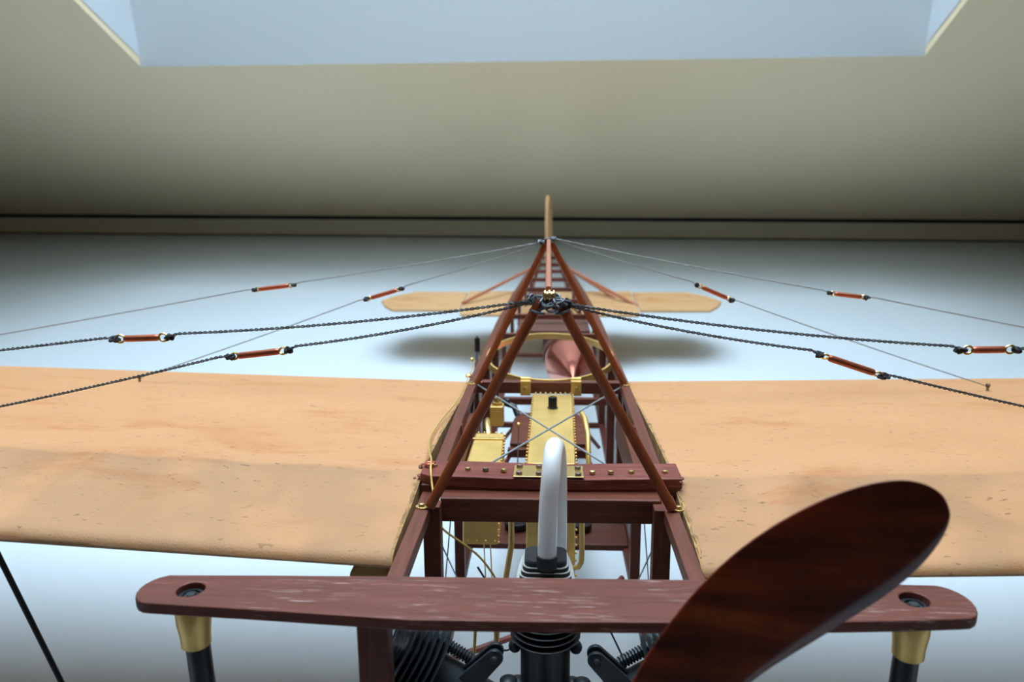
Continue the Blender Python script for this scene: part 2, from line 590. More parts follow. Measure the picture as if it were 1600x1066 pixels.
def wing(sg):
    m = MB()
    span = []
    x = 3.42
    while x < 36:
        span.append(x)
        x += .22 if x < 16 else .6
    span.append(36.0)
    tops = []
    for (a, b), (c, d) in zip(TOP, TOP[1:]):
        k = max(1, int((c - a) / .22))
        for i in range(k):
            tops.append(a + (c - a) * i / k)
    tops.append(13.5)
    bots = [p[0] for p in BOT][1:]
    ring = [('t', y) for y in reversed(tops)] + [('b', y) for y in bots]
    rows = []
    for x in span:
        row = []
        tipf = smooth(31, 36, x)
        for k, y in ring:
            yy = y
            if tipf > 0:                       # rounded tip
                mid = 4.0
                yy = mid + (y - mid) * math.sqrt(max(.02, 1 - tipf ** 2 * .9))
            z = (interp(TOP, y) if k == 't' else interp(BOT, y)) + dih(sg * x, y)
            if k == 't':
                ph = ((x - RIB0) % RIB) / RIB
                nose = smooth(-3.95, -3.3, y) * (1 - smooth(.1, .35, y))
                sag = math.sin(math.pi * ph) ** 1.0
                wob = noise.noise((sg * x * .7, y * .7, 3.1))
                rip = noise.noise((sg * x * .35 + 9, y * .9, 1.7))
                z -= nose * (.13 * sag * smooth(-3.9, -1, y) + .075 * wob + .03)
                z += .035 * math.exp(-((y - .32) / .12) ** 2) * 0.8          # seam over the front spar
                z -= smooth(.5, 2.0, y) * (1 - smooth(10, 13, y)) * (.03 * sag + .035 * rip)
                z -= .02 * rip * (1 - smooth(-3.9, -3.0, y))
            row.append((sg * x, yy, z))
        rows.append(row)
    n = len(ring)
    vs = [p for r in rows for p in r]
    fs = []
    for i in range(len(rows) - 1):
        for j in range(n):
            q = (i * n + j, i * n + (j + 1) % n, (i + 1) * n + (j + 1) % n, (i + 1) * n + j)
            fs.append(q if sg < 0 else q[::-1])
    e = len(rows) - 1
    fs.append(tuple(e * n + j for j in range(n)))
    m.add(vs, fs)
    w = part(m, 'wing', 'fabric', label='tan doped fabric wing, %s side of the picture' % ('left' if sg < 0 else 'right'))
    # the closing rib at the wing root, rough brown fabric
    cap = MB()
    r0 = [Vector(p) for p in rows[0]]
    cap.prism(r0, (-sg * .07, 0, 0))
    part(cap, 'root_rib', 'fabric_edge', w)
    # frayed folded edge along the root
    for a, b in ((-3.6, -.2), (.4, 6.5)):
        pts = []
        k = 26
        for i in range(k + 1):
            y = a + (b - a) * i / k
            pts.append((sg * (3.39 + .05 * rnd.random()), y, interp(TOP, y) + dih(sg * 3.4, y) - .06 + .05 * rnd.random()))
        part(MB().tube(pts, [.02 + .03 * rnd.random() for _ in pts], 6), 'frayed_edge', 'fabric_edge', w)
    return w


wing_l = wing(-1)
wing_r = wing(1)
# folded fabric tongue under the left leading edge beside the fuselage
tg = []
for i in range(13):
    a = math.pi * i / 12
    tg.append((-3.95 - .5 * math.cos(a), -3.6, -.82 + .42 * math.sin(a)))
part(MB().prism([(-4.45, -3.6, -1.0)] + tg + [(-3.45, -3.6, -1.0)], (0, 1.6, 0)), 'fabric_tongue', 'fabric_edge', wing_l, bevel=.08)

# ---- fuselage: longerons
YS = [-6.9, -1.4, 5.2, 11.0, 15.8, 20.9, 27.0, 33.0, 39.0, 45.0, 51.0, 57.0, 64.0]


def hx(y):     # half width to the outer face
    P = [(-7, 3.28), (11, 3.25), (25, 3.05), (36, 2.68), (50, 2.0), (64, 1.25)]
    return interp(P, y)


def zb(y):     # underside
    P = [(-7, -6.0), (12, -6.2), (46, -2.9), (64, -1.2)]
    return interp(P, y)


LW = .36
for sg in (-1, 1):
    m = MB()
    ys = [-6.2, -1.4, 5, 11, 18, 25, 30, 36, 43, 50, 57, 64]
    ring = []
    for y in ys:
        w = LW if y < 25 else LW * (1 - .35 * (y - 25) / 39)
        x = sg * (hx(y) - w / 2)
        ring.append([(x - w / 2, y, -w), (x + w / 2, y, -w), (x + w / 2, y, 0), (x - w / 2, y, 0)])
    vs = [p for r in ring for p in r]
    fs = [(i * 4 + j, i * 4 + (j + 1) % 4, i * 4 + 4 + (j + 1) % 4, i * 4 + 4 + j) for i in range(len(ys) - 1) for j in range(4)]
    fs += [(3, 2, 1, 0), tuple((len(ys) - 1) * 4 + j for j in range(4))]
    fs = [f[::-1] for f in fs]
    part(m.add(vs, fs), 'longeron', 'wood_y', bevel=.03, label='upper brown longeron')
    m = MB()
    ring = []
    for y in ys:
        w = .34 if y < 25 else .34 * (1 - .35 * (y - 25) / 39)
        x = sg * (hx(y) - w / 2)
        z = zb(y)
        ring.append([(x - w / 2, y, z), (x + w / 2, y, z), (x + w / 2, y, z + w), (x - w / 2, y, z + w)])
    vs = [p for r in ring for p in r]
    part(m.add(vs, fs), 'longeron', 'wood_y', bevel=.03, label='lower brown longeron')
    # uprights
    for i, y in enumerate(YS):
        w = .44 if y == -1.4 else (.34 if y < 25 else .26)
        x = sg * (hx(y) - .06 - w / 2 - (.10 if y == -1.4 else 0))
        if y == -6.9:
            continue
        dy = .16 if y == -1.4 else 0
        part(MB().box((x - w / 2, y + dy - w / 2, zb(y) + .05), (x + w / 2, y + dy + w / 2, -.012)), 'upright', 'wood_z', bevel=.03)
    # front posts under the plank
    xp = -3.29 if sg < 0 else 3.2
    part(MB().box((xp - .3, -6.25, -8.2), (xp + .3, -5.75, -.16)), 'front_post', 'wood_z', bevel=.05)
    # light inner face of the fabric-covered sides behind the wing
    m = MB()
    for y0, y1 in ((8.2, 24.8),):
        m.add([(sg * (hx(y0) - .02), y0, zb(y0)), (sg * (hx(y1) - .02), y1, zb(y1)), (sg * (hx(y1) - .02), y1, -.2), (sg * (hx(y0) - .02), y0, -.2),
               (sg * (hx(y0) + .02), y0, zb(y0)), (sg * (hx(y1) + .02), y1, zb(y1)), (sg * (hx(y1) + .02), y1, -.2), (sg * (hx(y0) + .02), y0, -.2)],
              [(0, 1, 2, 3), (7, 6, 5, 4), (0, 4, 5, 1), (3, 2, 6, 7), (0, 3, 7, 4), (1, 5, 6, 2)])
    part(m, 'side_fabric', 'panel')
    # inner board along the upper longeron between the wing spars, rounded at its rear end
    out = [(0.6, -.34), (7.2, -.34)]
    for i in range(1, 7):
        a = math.pi / 2 * i / 6
        out.append((7.2 + 1.6 * math.sin(a), -.34 - 1.2 * (1 - math.cos(a))))
    out += [(8.8, -1.7), (.6, -1.35)]
    part(MB().prism([(sg * 2.92, y, z) for y, z in out], (-sg * .34, 0, 0)), 'inner_board', 'wood_y', bevel=.04)

# ---- cross members
for y in YS[5:]:
    w = .3 if y < 25 else .24
    x = hx(y) - .2
    part(MB().box((-x, y - w / 2, -.34), (x, y + w / 2, -.02)), 'crossbar', 'wood_x', bevel=.03)
for y in YS[3:]:
    w = .28
    x = hx(y) - .2
    part(MB().box((-x, y - w / 2, zb(y) + .02), (x, y + w / 2, zb(y) + .3)), 'crossbar', 'wood_x', bevel=.03)
rear_bar = part(MB().box((-3.0, 10.78, -.52), (3.0, 11.2, -.03)), 'crossbar', 'wood_x', bevel=.04, label='rear spar crossbar with brass clips')
part(MB().box((-3.0, 18.1, -3.2), (3.0, 18.45, -2.85)), 'crossbar', 'wood_x', bevel=.03)
# cross beam under the front spar
part(MB().beam((-2.72, -.76, -.27), (2.9, -.76, -.25), .62, .66), 'cross_beam', 'wood_x', bevel=.05)

# front spar beam, rough reddish wood with a row of screws
sp = MB()
k = 24
pr = []
for i in range(k + 1):
    t = i / k
    x = -3.34 + 6.84 * t
    zt = .46 - .0 + .015 * math.sin(t * 9) - .03 * math.sin(math.pi * t)
    f = -.52 - .06 * math.sin(math.pi * t) + .02 * noise.noise((x * 2, 0, 0)) + (.18 if i == 0 else 0)
    b = .55 + .02 * noise.noise((x * 2, 5, 0))
    zl = .16 - .06 * math.sin(math.pi * t)
    pr.append([(x, f, zl), (x, b, zl), (x, b, zt), (x, f, zt - .02)])
vs = [p for r in pr for p in r]
fs = [(i * 4 + j, i * 4 + 4 + j, i * 4 + 4 + (j + 1) % 4, i * 4 + (j + 1) % 4) for i in range(k) for j in range(4)]
fs += [(0, 1, 2, 3), tuple(k * 4 + j for j in (3, 2, 1, 0))]
spar = part(sp.add(vs, fs), 'spar_beam', 'beam_rough', bevel=.035, label='rough reddish beam over the front spars, studded with screws')
part(MB().beam((-3.3, -.28, .08), (3.42, -.28, .06), .5, .22), 'spar_packing', 'wood_x', bevel=.03)
# frayed paint and fabric at the beam ends
for sx, n in ((-3.38, 9), (3.5, 12)):
    for i in range(n):
        p = (sx + rnd.uniform(-.1, .1), rnd.uniform(-.55, .5), rnd.uniform(.12, .46))
        part(MB().ball(p, rnd.uniform(.03, .065), 7, 5, (1, 1.5, .6)), 'paint_flake', 'beam_rough', spar)


def screw_mesh(r, h):
    return MB().lathe((0, 0, 0), (0, 0, 1), [(r, 0), (r, h * .5), (r * .82, h * .9), (r * .4, h), (r * .32, h * .86), (0, h * .84)], 14)


def screw_proto(mat, r, h):
    me = screw_mesh(r, h).mesh('screw')
    me.materials.append(M[mat])
    return me


SC, SCD = screw_proto('screw', .082, .075), screw_proto('screw_dark', .085, .085)


def screw(me, loc, parent, rot=None, name='screw'):
    o = bpy.data.objects.new(name, me)
    COL.objects.link(o)
    o.parent = parent
    o.location = Vector(loc) * S
    if rot:
        o.rotation_euler = rot
    return o


for x, y, dk in ((-3.02, .12, 0), (-2.1, -.1, 0), (-1.62, -.12, 1), (-1.14, -.16, 0), (1.2, -.2, 0), (1.68, -.2, 0), (2.22, -.16, 0), (2.72, -.1, 0), (3.1, -.12, 0)):
    screw(SCD if dk else SC, (x, y, .45), spar, (rnd.uniform(-.1, .1), rnd.uniform(-.1, .1), 0))
# brass strap plate of the tank on the beam
plate = part(MB().box((-.87, -.58, .45), (.97, .22, .485)), 'strap_plate', 'brass_bright', bevel=.02, label='brass plate screwed onto the front beam')
for x, y, dk in ((-.72, .08, 1), (-.72, -.42, 1), (-.2, .06, 1), (-.2, -.42, 1), (.42, .06, 1), (.42, -.42, 1), (.82, .0, 1), (.82, -.46, 1)):
    screw(SCD if rnd.random() < .7 else SC, (x, y, .48), plate)

COPPER_PIN = MB().ball((0, 0, 0), .06, 10, 6).mesh('copper_pin')
COPPER_PIN.materials.append(M['copper_bag'])
# X of steel wire between the beams
for p, q in (((-2.85, 10.6, -.12), (1.95, .5, .2)), ((2.95, 10.5, -.12), (-1.8, .5, .25))):
    part(MB().tube([p, q], .03, 8), 'cross_wire', 'steel')
for sx in (-1, 1):
    for z in (-.0, -.22):
        screw(COPPER_PIN, (sx * 2.82 + .1, 10.75, z - .06), rear_bar, None, 'copper_pin')
# brass clips on the rear crossbar
for x in (-.92, 1.14):
    cl = MB()
    cl.box((x - .21, 10.7, -.58), (x + .21, 10.775, .02))
    cl.box((x - .21, 10.7, -.02), (x + .21, 11.28, .03))
    cl.tube([(x - .21, 11.02, .05), (x + .21, 11.02, .05)], .07, 10)
    co = part(cl, 'clip', 'brass', bevel=.015)
    screw(SC, (x, 10.7, -.27), co, (math.pi / 2, 0, 0))

# cockpit rim: oval brass hoop
rim = MB()
n = 64
vs, fs = [], []
for i in range(n):
    a = 2 * math.pi * i / n
    cx, sx = math.cos(a), math.sin(a)
    ex = 2.92
    ey = 4.85
    x, y = .06 + ex * cx, 15.75 + ey * sx
    nx, ny = cx * ey, sx * ex
    l = math.hypot(nx, ny)
    nx, ny = nx / l * .05, ny / l * .05
    for d, z in ((-1, -.26), (1, -.26), (1, .06), (-1, .06)):
        vs.append((x + nx * d, y + ny * d, z))
for i in range(n):
    for j in range(4):
        fs.append((i * 4 + j, ((i + 1) % n) * 4 + j, ((i + 1) % n) * 4 + (j + 1) % 4, i * 4 + (j + 1) % 4))
part(rim.add(vs, fs), 'cockpit_rim', 'brass', bevel=.02, label='oval brass hoop round the cockpit')


# ---- tanks
def rivets(path, r, name, parent, mat='brass'):
    m = MB()
    for p in path:
        m.ball(p, r, 7, 5)
    o = part(m, name, mat, parent)
    o['kind'] = 'stuff'
    return o


def lerp(a, b, t):
    return tuple(a[i] + (b[i] - a[i]) * t for i in range(3))


tank = part(MB().add([(-.66, 2.9, -5.2), (.9, 2.9, -5.2), (1.0, 10.6, -1.6), (-.62, 10.6, -1.6),
                      (-.63, 2.9, -.5), (.87, 2.9, -.5), (.98, 10.6, -.48), (-.6, 10.6, -.48)],
                     [(0, 3, 2, 1), (4, 5, 6, 7), (0, 1, 5, 4), (1, 2, 6, 5), (2, 3, 7, 6), (3, 0, 4, 7)]),
            'fuel_tank', 'brass', bevel=.06, label='tall brass tank with riveted edges in the middle of the fuselage')
rv = []
for a, b, k in (((-.65, 2.95, -.5), (-.61, 10.5, -.48), 26), ((.9, 2.95, -.5), (1.0, 10.5, -.48), 26), ((.9, 2.9, -.6), (.93, 2.9, -5.0), 18), ((-.5, 10.6, -.44), (.9, 10.6, -.44), 8)):
    rv += [lerp(a, b, i / (k - 1)) for i in range(k)]
rivets(rv, .042, 'rivet_row', tank)
part(MB().lathe((.18, 8.7, -.5), (0, 0, 1), [(.2, 0), (.2, .05), (.165, .06), (.165, .42), (.15, .45), (0, .45)], 20), 'filler_cap', 'black', tank, label='black filler cap')
part(MB().tube([(1.3, 9.5, -.9), (1.42, 8.9, -.95), (1.5, 8.0, -1.3), (1.5, 7.2, -2.2), (1.48, 6.9, -3.4)], .1, 10), 'feed_pipe', 'brass', tank)
part(MB().tube([(1.05, 2.4, -1.4), (1.08, 2.4, -3.2), (1.06, 2.4, -3.5), (.98, 2.4, -3.66), (.8, 2.5, -3.75)], .085, 10), 'feed_pipe', 'brass', tank)

oil = part(MB().add([(-2.62, 2.6, -3.1), (-1.5, 2.6, -3.1), (-1.5, 6.1, -3.1), (-2.62, 6.1, -3.1),
                     (-2.55, 2.6, -.62), (-1.42, 2.6, -.62), (-1.5, 6.1, -.62), (-2.52, 6.1, -.62)],
                    [(0, 3, 2, 1), (4, 5, 6, 7), (0, 1, 5, 4), (1, 2, 6, 5), (2, 3, 7, 6), (3, 0, 4, 7)]),
           'oil_tank', 'brass', bevel=.07, label='smaller brass tank beside the central one')
part(MB().beam((-2.56, 5.4, -.6), (-1.46, 5.4, -.6), .12, .08), 'tank_seam', 'brass_bright', oil, bevel=.02)
rv = []
for a, b, k in (((-1.42, 2.7, -.66), (-1.47, 6.0, -.66), 12), ((-1.46, 2.62, -.75), (-1.49, 2.62, -3.0), 12), ((-1.46, 4.6, -.9), (-1.46, 4.6, -3.0), 10), ((-2.45, 2.58, -2.95), (-1.6, 2.58, -2.95), 4), ((-2.4, 6.05, -.6), (-1.6, 6.05, -.6), 5)):
    rv += [lerp(a, b, i / (k - 1)) for i in range(k)]
rivets(rv, .04, 'rivet_row', oil)
# pipe hoop, fittings and levers behind the small tank
part(MB().tube([(-2.15, 7.0, -1.3), (-2.15, 6.9, -.95), (-2.2, 7.3, -.7), (-2.25, 7.9, -.75), (-2.25, 8.2, -1.3)], .13, 10), 'pipe_bend', 'brass_bright')
ft = part(MB().box((-2.25, 9.0, -1.35), (-1.72, 9.6, -.55)), 'brass_fitting', 'brass', bevel=.05)
part(MB().lathe((-1.98, 9.3, -.55), (0, 0, 1), [(.2, 0), (.2, .1), (.12, .12), (.12, .3), (0, .32)], 14), 'fitting_cap', 'brass_bright', ft)
fb = part(MB().tube([(-2.3, 10.2, -.75), (-1.75, 10.1, -.72), (-1.35, 9.9, -.8), (-1.2, 9.7, -1.1)], .12, 8), 'lever_quadrant', 'black')
part(MB().ball((-1.15, 9.4, -1.4), .1, 10, 8), 'lever_knob', 'brass_bright', fb)
part(MB().ball((-1.62, 10.0, -.62), .13, 10, 8), 'lever_boss', 'gun', fb)
part(MB().tube([(-1.15, 9.4, -1.4), (-1.2, 9.6, -3.2), (-1.4, 9.8, -5.5)], .025, 6), 'control_wire', 'steel', fb)

# ---- seat and floor board
seat_out = [(-1.72, 13.3), (1.72, 13.3), (1.72, 16.6)]
for i in range(1, 7):
    a = math.pi / 2 * i / 6
    seat_out.append((1.22 + .5 * math.cos(a), 16.6 + 1.3 * math.sin(a)))
for i in range(0, 7):
    a = math.pi / 2 + math.pi / 2 * i / 6
    seat_out.append((-1.22 + .5 * math.cos(a), 16.6 + 1.3 * math.sin(a)))
seat = part(MB().prism([(x, y, -3.75) for x, y in seat_out], (0, 0, .22)), 'seat', 'wood_x', bevel=.05, label='brown seat board with rounded rear corners')
for sx in (-1, 1):
    part(MB().tube([(sx * 1.5, 13.5, -3.7), (sx * 2.7, 12.2, -5.9)], .1, 8), 'seat_brace', 'redrod', seat)
    part(MB().tube([(sx * 1.5, 16.8, -3.7), (sx * 2.6, 18.0, -5.4)], .1, 8), 'seat_brace', 'redrod', seat)
part(MB().box((-1.8, 12.9, -4.1), (1.8, 13.25, -3.7)), 'seat_bearer', 'wood_x', seat, bevel=.03)
board = part(MB().add([(-3.1, 7.9, -5.95), (3.1, 7.9, -5.95), (3.1, 10.2, -5.6), (-3.1, 10.2, -5.6), (-3.1, 7.9, -5.7), (3.1, 7.9, -5.7), (3.1, 10.2, -5.35), (-3.1, 10.2, -5.35)],
                      [(0, 3, 2, 1), (4, 5, 6, 7), (0, 1, 5, 4), (1, 2, 6, 5), (2, 3, 7, 6), (3, 0, 4, 7)]), 'foot_board', 'wood_x', bevel=.04)
for x in (-1.25, 1.3):
    m = MB()
    pts = []
    for i in range(16):
        a = 2 * math.pi * i / 16
        pts.append((x + .45 * math.copysign(abs(math.cos(a)) ** .6, math.cos(a)), 8.9 + .34 * math.sin(a), -5.5))
    part(m.prism(pts, (0, .03, .22)), 'pedal', 'black', board, bevel=.03, label='black foot pedal')
for p, q in (((-2.6, 5.6, -6.0), (-.3, 2.0, -6.0)), ((2.7, 6.0, -6.0), (.6, 2.2, -6.0)), ((-2.9, 1.0, -6.0), (2.9, 5.0, -6.1)),):
    part(MB().tube([p, q], .1, 8), 'diagonal_rod', 'redrod')
# side bracing wires of the front bays
for sx in (-1, 1):
    for (y0, z0, y1, z1) in ((-1.2, -.4, 5.0, -5.9), (5.0, -.4, -1.2, -5.9), (5.3, -.4, 10.9, -5.9), (10.9, -.4, 5.3, -5.9)):
        part(MB().tube([(sx * 3.0, y0, z0), (sx * 3.0, y1, z1)], .022, 6), 'side_wire', 'steel')
for x, y in ((-2.05, 3.5), (-1.85, 3.6)):
    part(MB().tube([(x, y, -3.0), (x + .1, y, -6.2)], .02, 6), 'drain_wire', 'brass')
part(MB().tube([(-1.0, .9, -1.2), (-1.0, .9, -2.2), (-1.45, 1.0, -5.0), (-1.5, 1.0, -6.0)], .085, 10), 'brass_pipe', 'brass')
for i in range(6, 11):
    y0, y1 = YS[i], YS[i + 1]
    for sx in (-1, 1):
        part(MB().tube([(sx * (hx(y0) - .15), y0, -.3), (sx * (hx(y1) - .15), y1, zb(y1) + .2)], .02, 6), 'side_wire', 'steel')
        part(MB().tube([(sx * (hx(y1) - .15), y1, -.3), (sx * (hx(y0) - .15), y0, zb(y0) + .2)], .02, 6), 'side_wire', 'steel')

# ---- flotation bag: copper nose cone and leather body inside the rear fuselage
bag = part(MB().lathe((1.25, 21.4, -2.1), (-.02, 1, -.0), [(.02, -2.0), (.1, -1.88), (1.38, .9), (1.45, 1.2), (1.45, 2.2), (1.36, 2.5)], 40), 'nose_cone', 'copper_bag',
           label='shiny copper-coloured cone behind the cockpit')
part(MB().lathe((1.0, 23.8, -2.05), (-.02, 1, .02), [(1.3, 0), (1.35, .3), (1.3, 6), (1.1, 11), (.6, 14), (0, 15)], 28), 'bag_body', 'leather', bag)
for y in (26, 30, 34):
    part(MB().tube([(1.0 + 1.36 * math.cos(a * .3142), y, -2.0 + 1.36 * math.sin(a * .3142)) for a in range(20)], .07, 6, closed=True), 'bag_strap', 'wood_x', bag)
part(MB().box((-1.9, 24.6, -.75), (2.4, 28.5, -.6)), 'rear_deck', 'leather', bevel=.03)
part(MB().box((-1.7, 36.0, -.95), (.3, 42.5, -.82)), 'rear_deck', 'leather', bevel=.03)

# ---- control lever on the left longeron and the brass throttle cable
lev = part(MB().lathe((-3.55, 17.6, -.35), (0, .03, 1), [(.08, 0), (.14, .06), (.14, .68), (.12, .74), (.05, .77), (.05, .84), (0, .84)], 12), 'control_lever', 'black', label='small black lever handle with brass joint')
part(MB().tube([(-3.55, 17.4, -.35), (-3.5, 16.4, -.9), (-3.5, 15.2, -1.2)], .09, 8), 'lever_arm', 'gun', lev)
for x, z in ((-3.78, -.62), (-3.5, -.55), (-3.22, -.62)):
    part(MB().ball((x, 17.2, z), .11, 10, 8), 'ball_joint', 'brass_bright', lev)
part(MB().tube([(-3.85, 17.2, -.62), (-3.15, 17.2, -.62)], .05, 8), 'joint_pin', 'brass', lev)
thr = [(-3.6, 17.0, -.6), (-3.52, 14.5, -.5), (-3.32, 11.6, .05), (-3.28, 10.2, .08), (-3.33, 7.5, .1), (-3.52, 5.0, .22), (-3.55, 3.0, .36), (-3.38, 1.4, .5), (-3.14, .3, .6), (-3.06, -.3, .56), (-2.99, -.62, .3), (-2.86, -1.05, -.1), (-2.75, -1.15, -.5),
       (-2.62, -1.2, -.75), (-2.1, -1.2, -1.15), (-1.7, -1.2, -1.5), (-1.35, -1.2, -2.0), (-1.1, -1.2, -2.5)]


def catmull(P, k=6):
    P = [Vector(p) for p in P]
    out = []
    for i in range(len(P) - 1):
        a, b, c, d = P[max(i - 1, 0)], P[i], P[i + 1], P[min(i + 2, len(P) - 1)]
        for j in range(k):
            t = j / k
            out.append(.5 * ((2 * b) + (c - a) * t + (2 * a - 5 * b + 4 * c - d) * t * t + (3 * b - a - 3 * c + d) * t ** 3))
    out.append(P[-1])
    return out


cabl = part(MB().tube(catmull(thr), .028, 8), 'throttle_cable', 'brass', label='thin brass cable running along the left longeron')
part(MB().tube([(-3.14 + .13 * math.cos(a * .4), .12 + .1 * math.sin(a * .4), .52 + .02 * a / 15) for a in range(15)], .04, 6), 'cable_guide', 'copper', cabl)
part(MB().lathe((-3.32, 11.5, -.02), (0, 0, 1), [(.13, 0), (.13, .1), (.08, .14), (0, .14)], 12), 'cable_clip', 'brass_bright', cabl)

# ---- cabane struts
FA_L, FA_R = Vector((-.27, -1.0, 4.95)), Vector((.38, -1.0, 4.92))


def strut(p, q, r, mat, oval=.62, name='cabane_strut'):
    return part(MB().tube([p, Vector(p).lerp(Vector(q), .5), q], r, 14, oval, (0, 1, 0)), name, mat)


f1 = strut((-.16, -1.0, 5.15), (-2.9, -1.62, .06), .132, 'strut')
f2 = strut((.26, -1.0, 5.15), (3.1, -1.55, .06), .132, 'strut')
r1 = strut((-.1, 10.5, 5.62), (-2.86, 10.3, .03), .132, 'strut')
r2 = strut((.1, 10.5, 5.62), (3.04, 10.28, .03), .132, 'strut')
part(MB().tube([(.03, -.85, 5.40), (.0, 10.4, 5.72)], .085, 12), 'cabane_rod', 'strut_y', label='pale rod joining the two strut peaks')


def foot_plate(c, r, parent, sx=1):
    m = MB()
    pts = []
    for i in range(18):
        a = 2 * math.pi * i / 18
        pts.append((c[0] + r * 1.5 * math.cos(a), c[1] + r * math.sin(a), c[2]))
    o = part(m.prism(pts, (0, 0, .035)), 'foot_plate', 'brass_bright', parent, bevel=.01)
    screw(SC, (c[0] + sx * .03, c[1], c[2] + .03), parent)
    return o


foot_plate((-3.08, -1.52, .005), .13, f1, -1)
foot_plate((3.24, -1.42, .005), .14, f2)
foot_plate((-3.08, 10.3, .005), .13, r1, -1)
foot_plate((3.1, 10.3, .005), .13, r2)

# peak fittings and wire bindings
bf = part(MB().lathe((-.10, -1.05, 5.28), (1, 0, 0), [(.10, 0), (.14, .03), (.145, .06), (.11, .08), (.11, .11), (.145, .13), (.145, .17), (.11, .19), (.11, .22), (.145, .24), (.14, .27), (.1, .3)], 20), 'peak_roller', 'screw', label='brass roller at the front strut peak')


def knotwork(center, rad, loops, wr, seed, name, parent, mat='bind', sq=(1.3, .8, .7)):
    r = random.Random(seed)
    m = MB()
    c = Vector(center)
    for _ in range(loops):
        ax = Vector((r.gauss(0, 1), r.gauss(0, 1), r.gauss(0, 1))).normalized()
        a = ax.orthogonal().normalized()
        b = ax.cross(a)
        off = Vector((r.uniform(-1, 1) * rad * .8 * sq[0], r.uniform(-1, 1) * rad * .4, r.uniform(-1, 1) * rad * .35))
        rr = rad * r.uniform(.45, .9)
        n = 18
        pts = []
        for i in range(n):
            th = 2 * math.pi * i / n
            w = 1 + .25 * math.sin(3 * th + r.random())
            p = (a * math.cos(th) + b * math.sin(th)) * rr * w
            pts.append(c + off + Vector((p.x * sq[0], p.y * sq[1], p.z * sq[2])))
        m.tube(pts, wr, 6, closed=True)
    return part(m, name, mat, parent)


# two-strand bindings round the front peak
kw = knotwork((.05, -1.05, 5.10), .22, 16, .034, 3, 'wire_binding', None, 'bind', (1.25, .8, .6))
kw['label'] = 'tangle of grey wire bound round the front strut peak'
knotwork((-.34, -1.0, 5.15), .11, 7, .034, 5, 'wire_wrap', kw, 'bind', (1, 1, 1))
knotwork((.40, -1.0, 5.05), .13, 8, .036, 6, 'wire_wrap', kw, 'knot', (1, 1, 1))
for sx, cx in ((-1, -.24), (1, .36)):
    part(MB().tube([(cx + .17 * math.cos(a * .45), -1.0 + .14 * math.sin(a * .45), 4.88 + .05 * math.cos(a * .45) * sx) for a in range(14)], .032, 6, closed=True), 'wire_loop', 'bind', kw)
kr = knotwork((0, 10.45, 5.72), .12, 6, .035, 11, 'wire_binding', None, 'bind', (1.2, .8, .8))
knotwork((-.28, 10.45, 5.66), .10, 6, .035, 12, 'wire_wrap', kr, 'bind', (1, 1, 1))
knotwork((.24, 10.45, 5.80), .09, 6, .035, 13, 'wire_wrap', kr, 'bind', (1, 1, 1))


# ---- bracing cables with turnbuckles
def twisted(pts, r, pitch, m=None, n=5, seg=9):
    """two strands wound round each other along a path"""
    m = m or MB()
    P = [Vector(p) for p in pts]
    L = [0]
    for a, b in zip(P, P[1:]):
        L.append(L[-1] + (b - a).length)
    tot = L[-1]
    k = max(8, int(tot / pitch * seg))
    d0 = (P[-1] - P[0]).normalized()
    a = d0.orthogonal().normalized()
    b = d0.cross(a)
    for ph in (0, math.pi):
        pts2 = []
        i = 0
        for s in range(k + 1):
            l = tot * s / k
            while i < len(L) - 2 and l > L[i + 1]:
                i += 1
            t = (l - L[i]) / max(1e-6, L[i + 1] - L[i])
            c = P[i].lerp(P[i + 1], t)
            th = 2 * math.pi * l / pitch + ph
            pts2.append(c + (a * math.cos(th) + b * math.sin(th)) * r * .58)
        m.tube(pts2, r * .5, n)
    return m


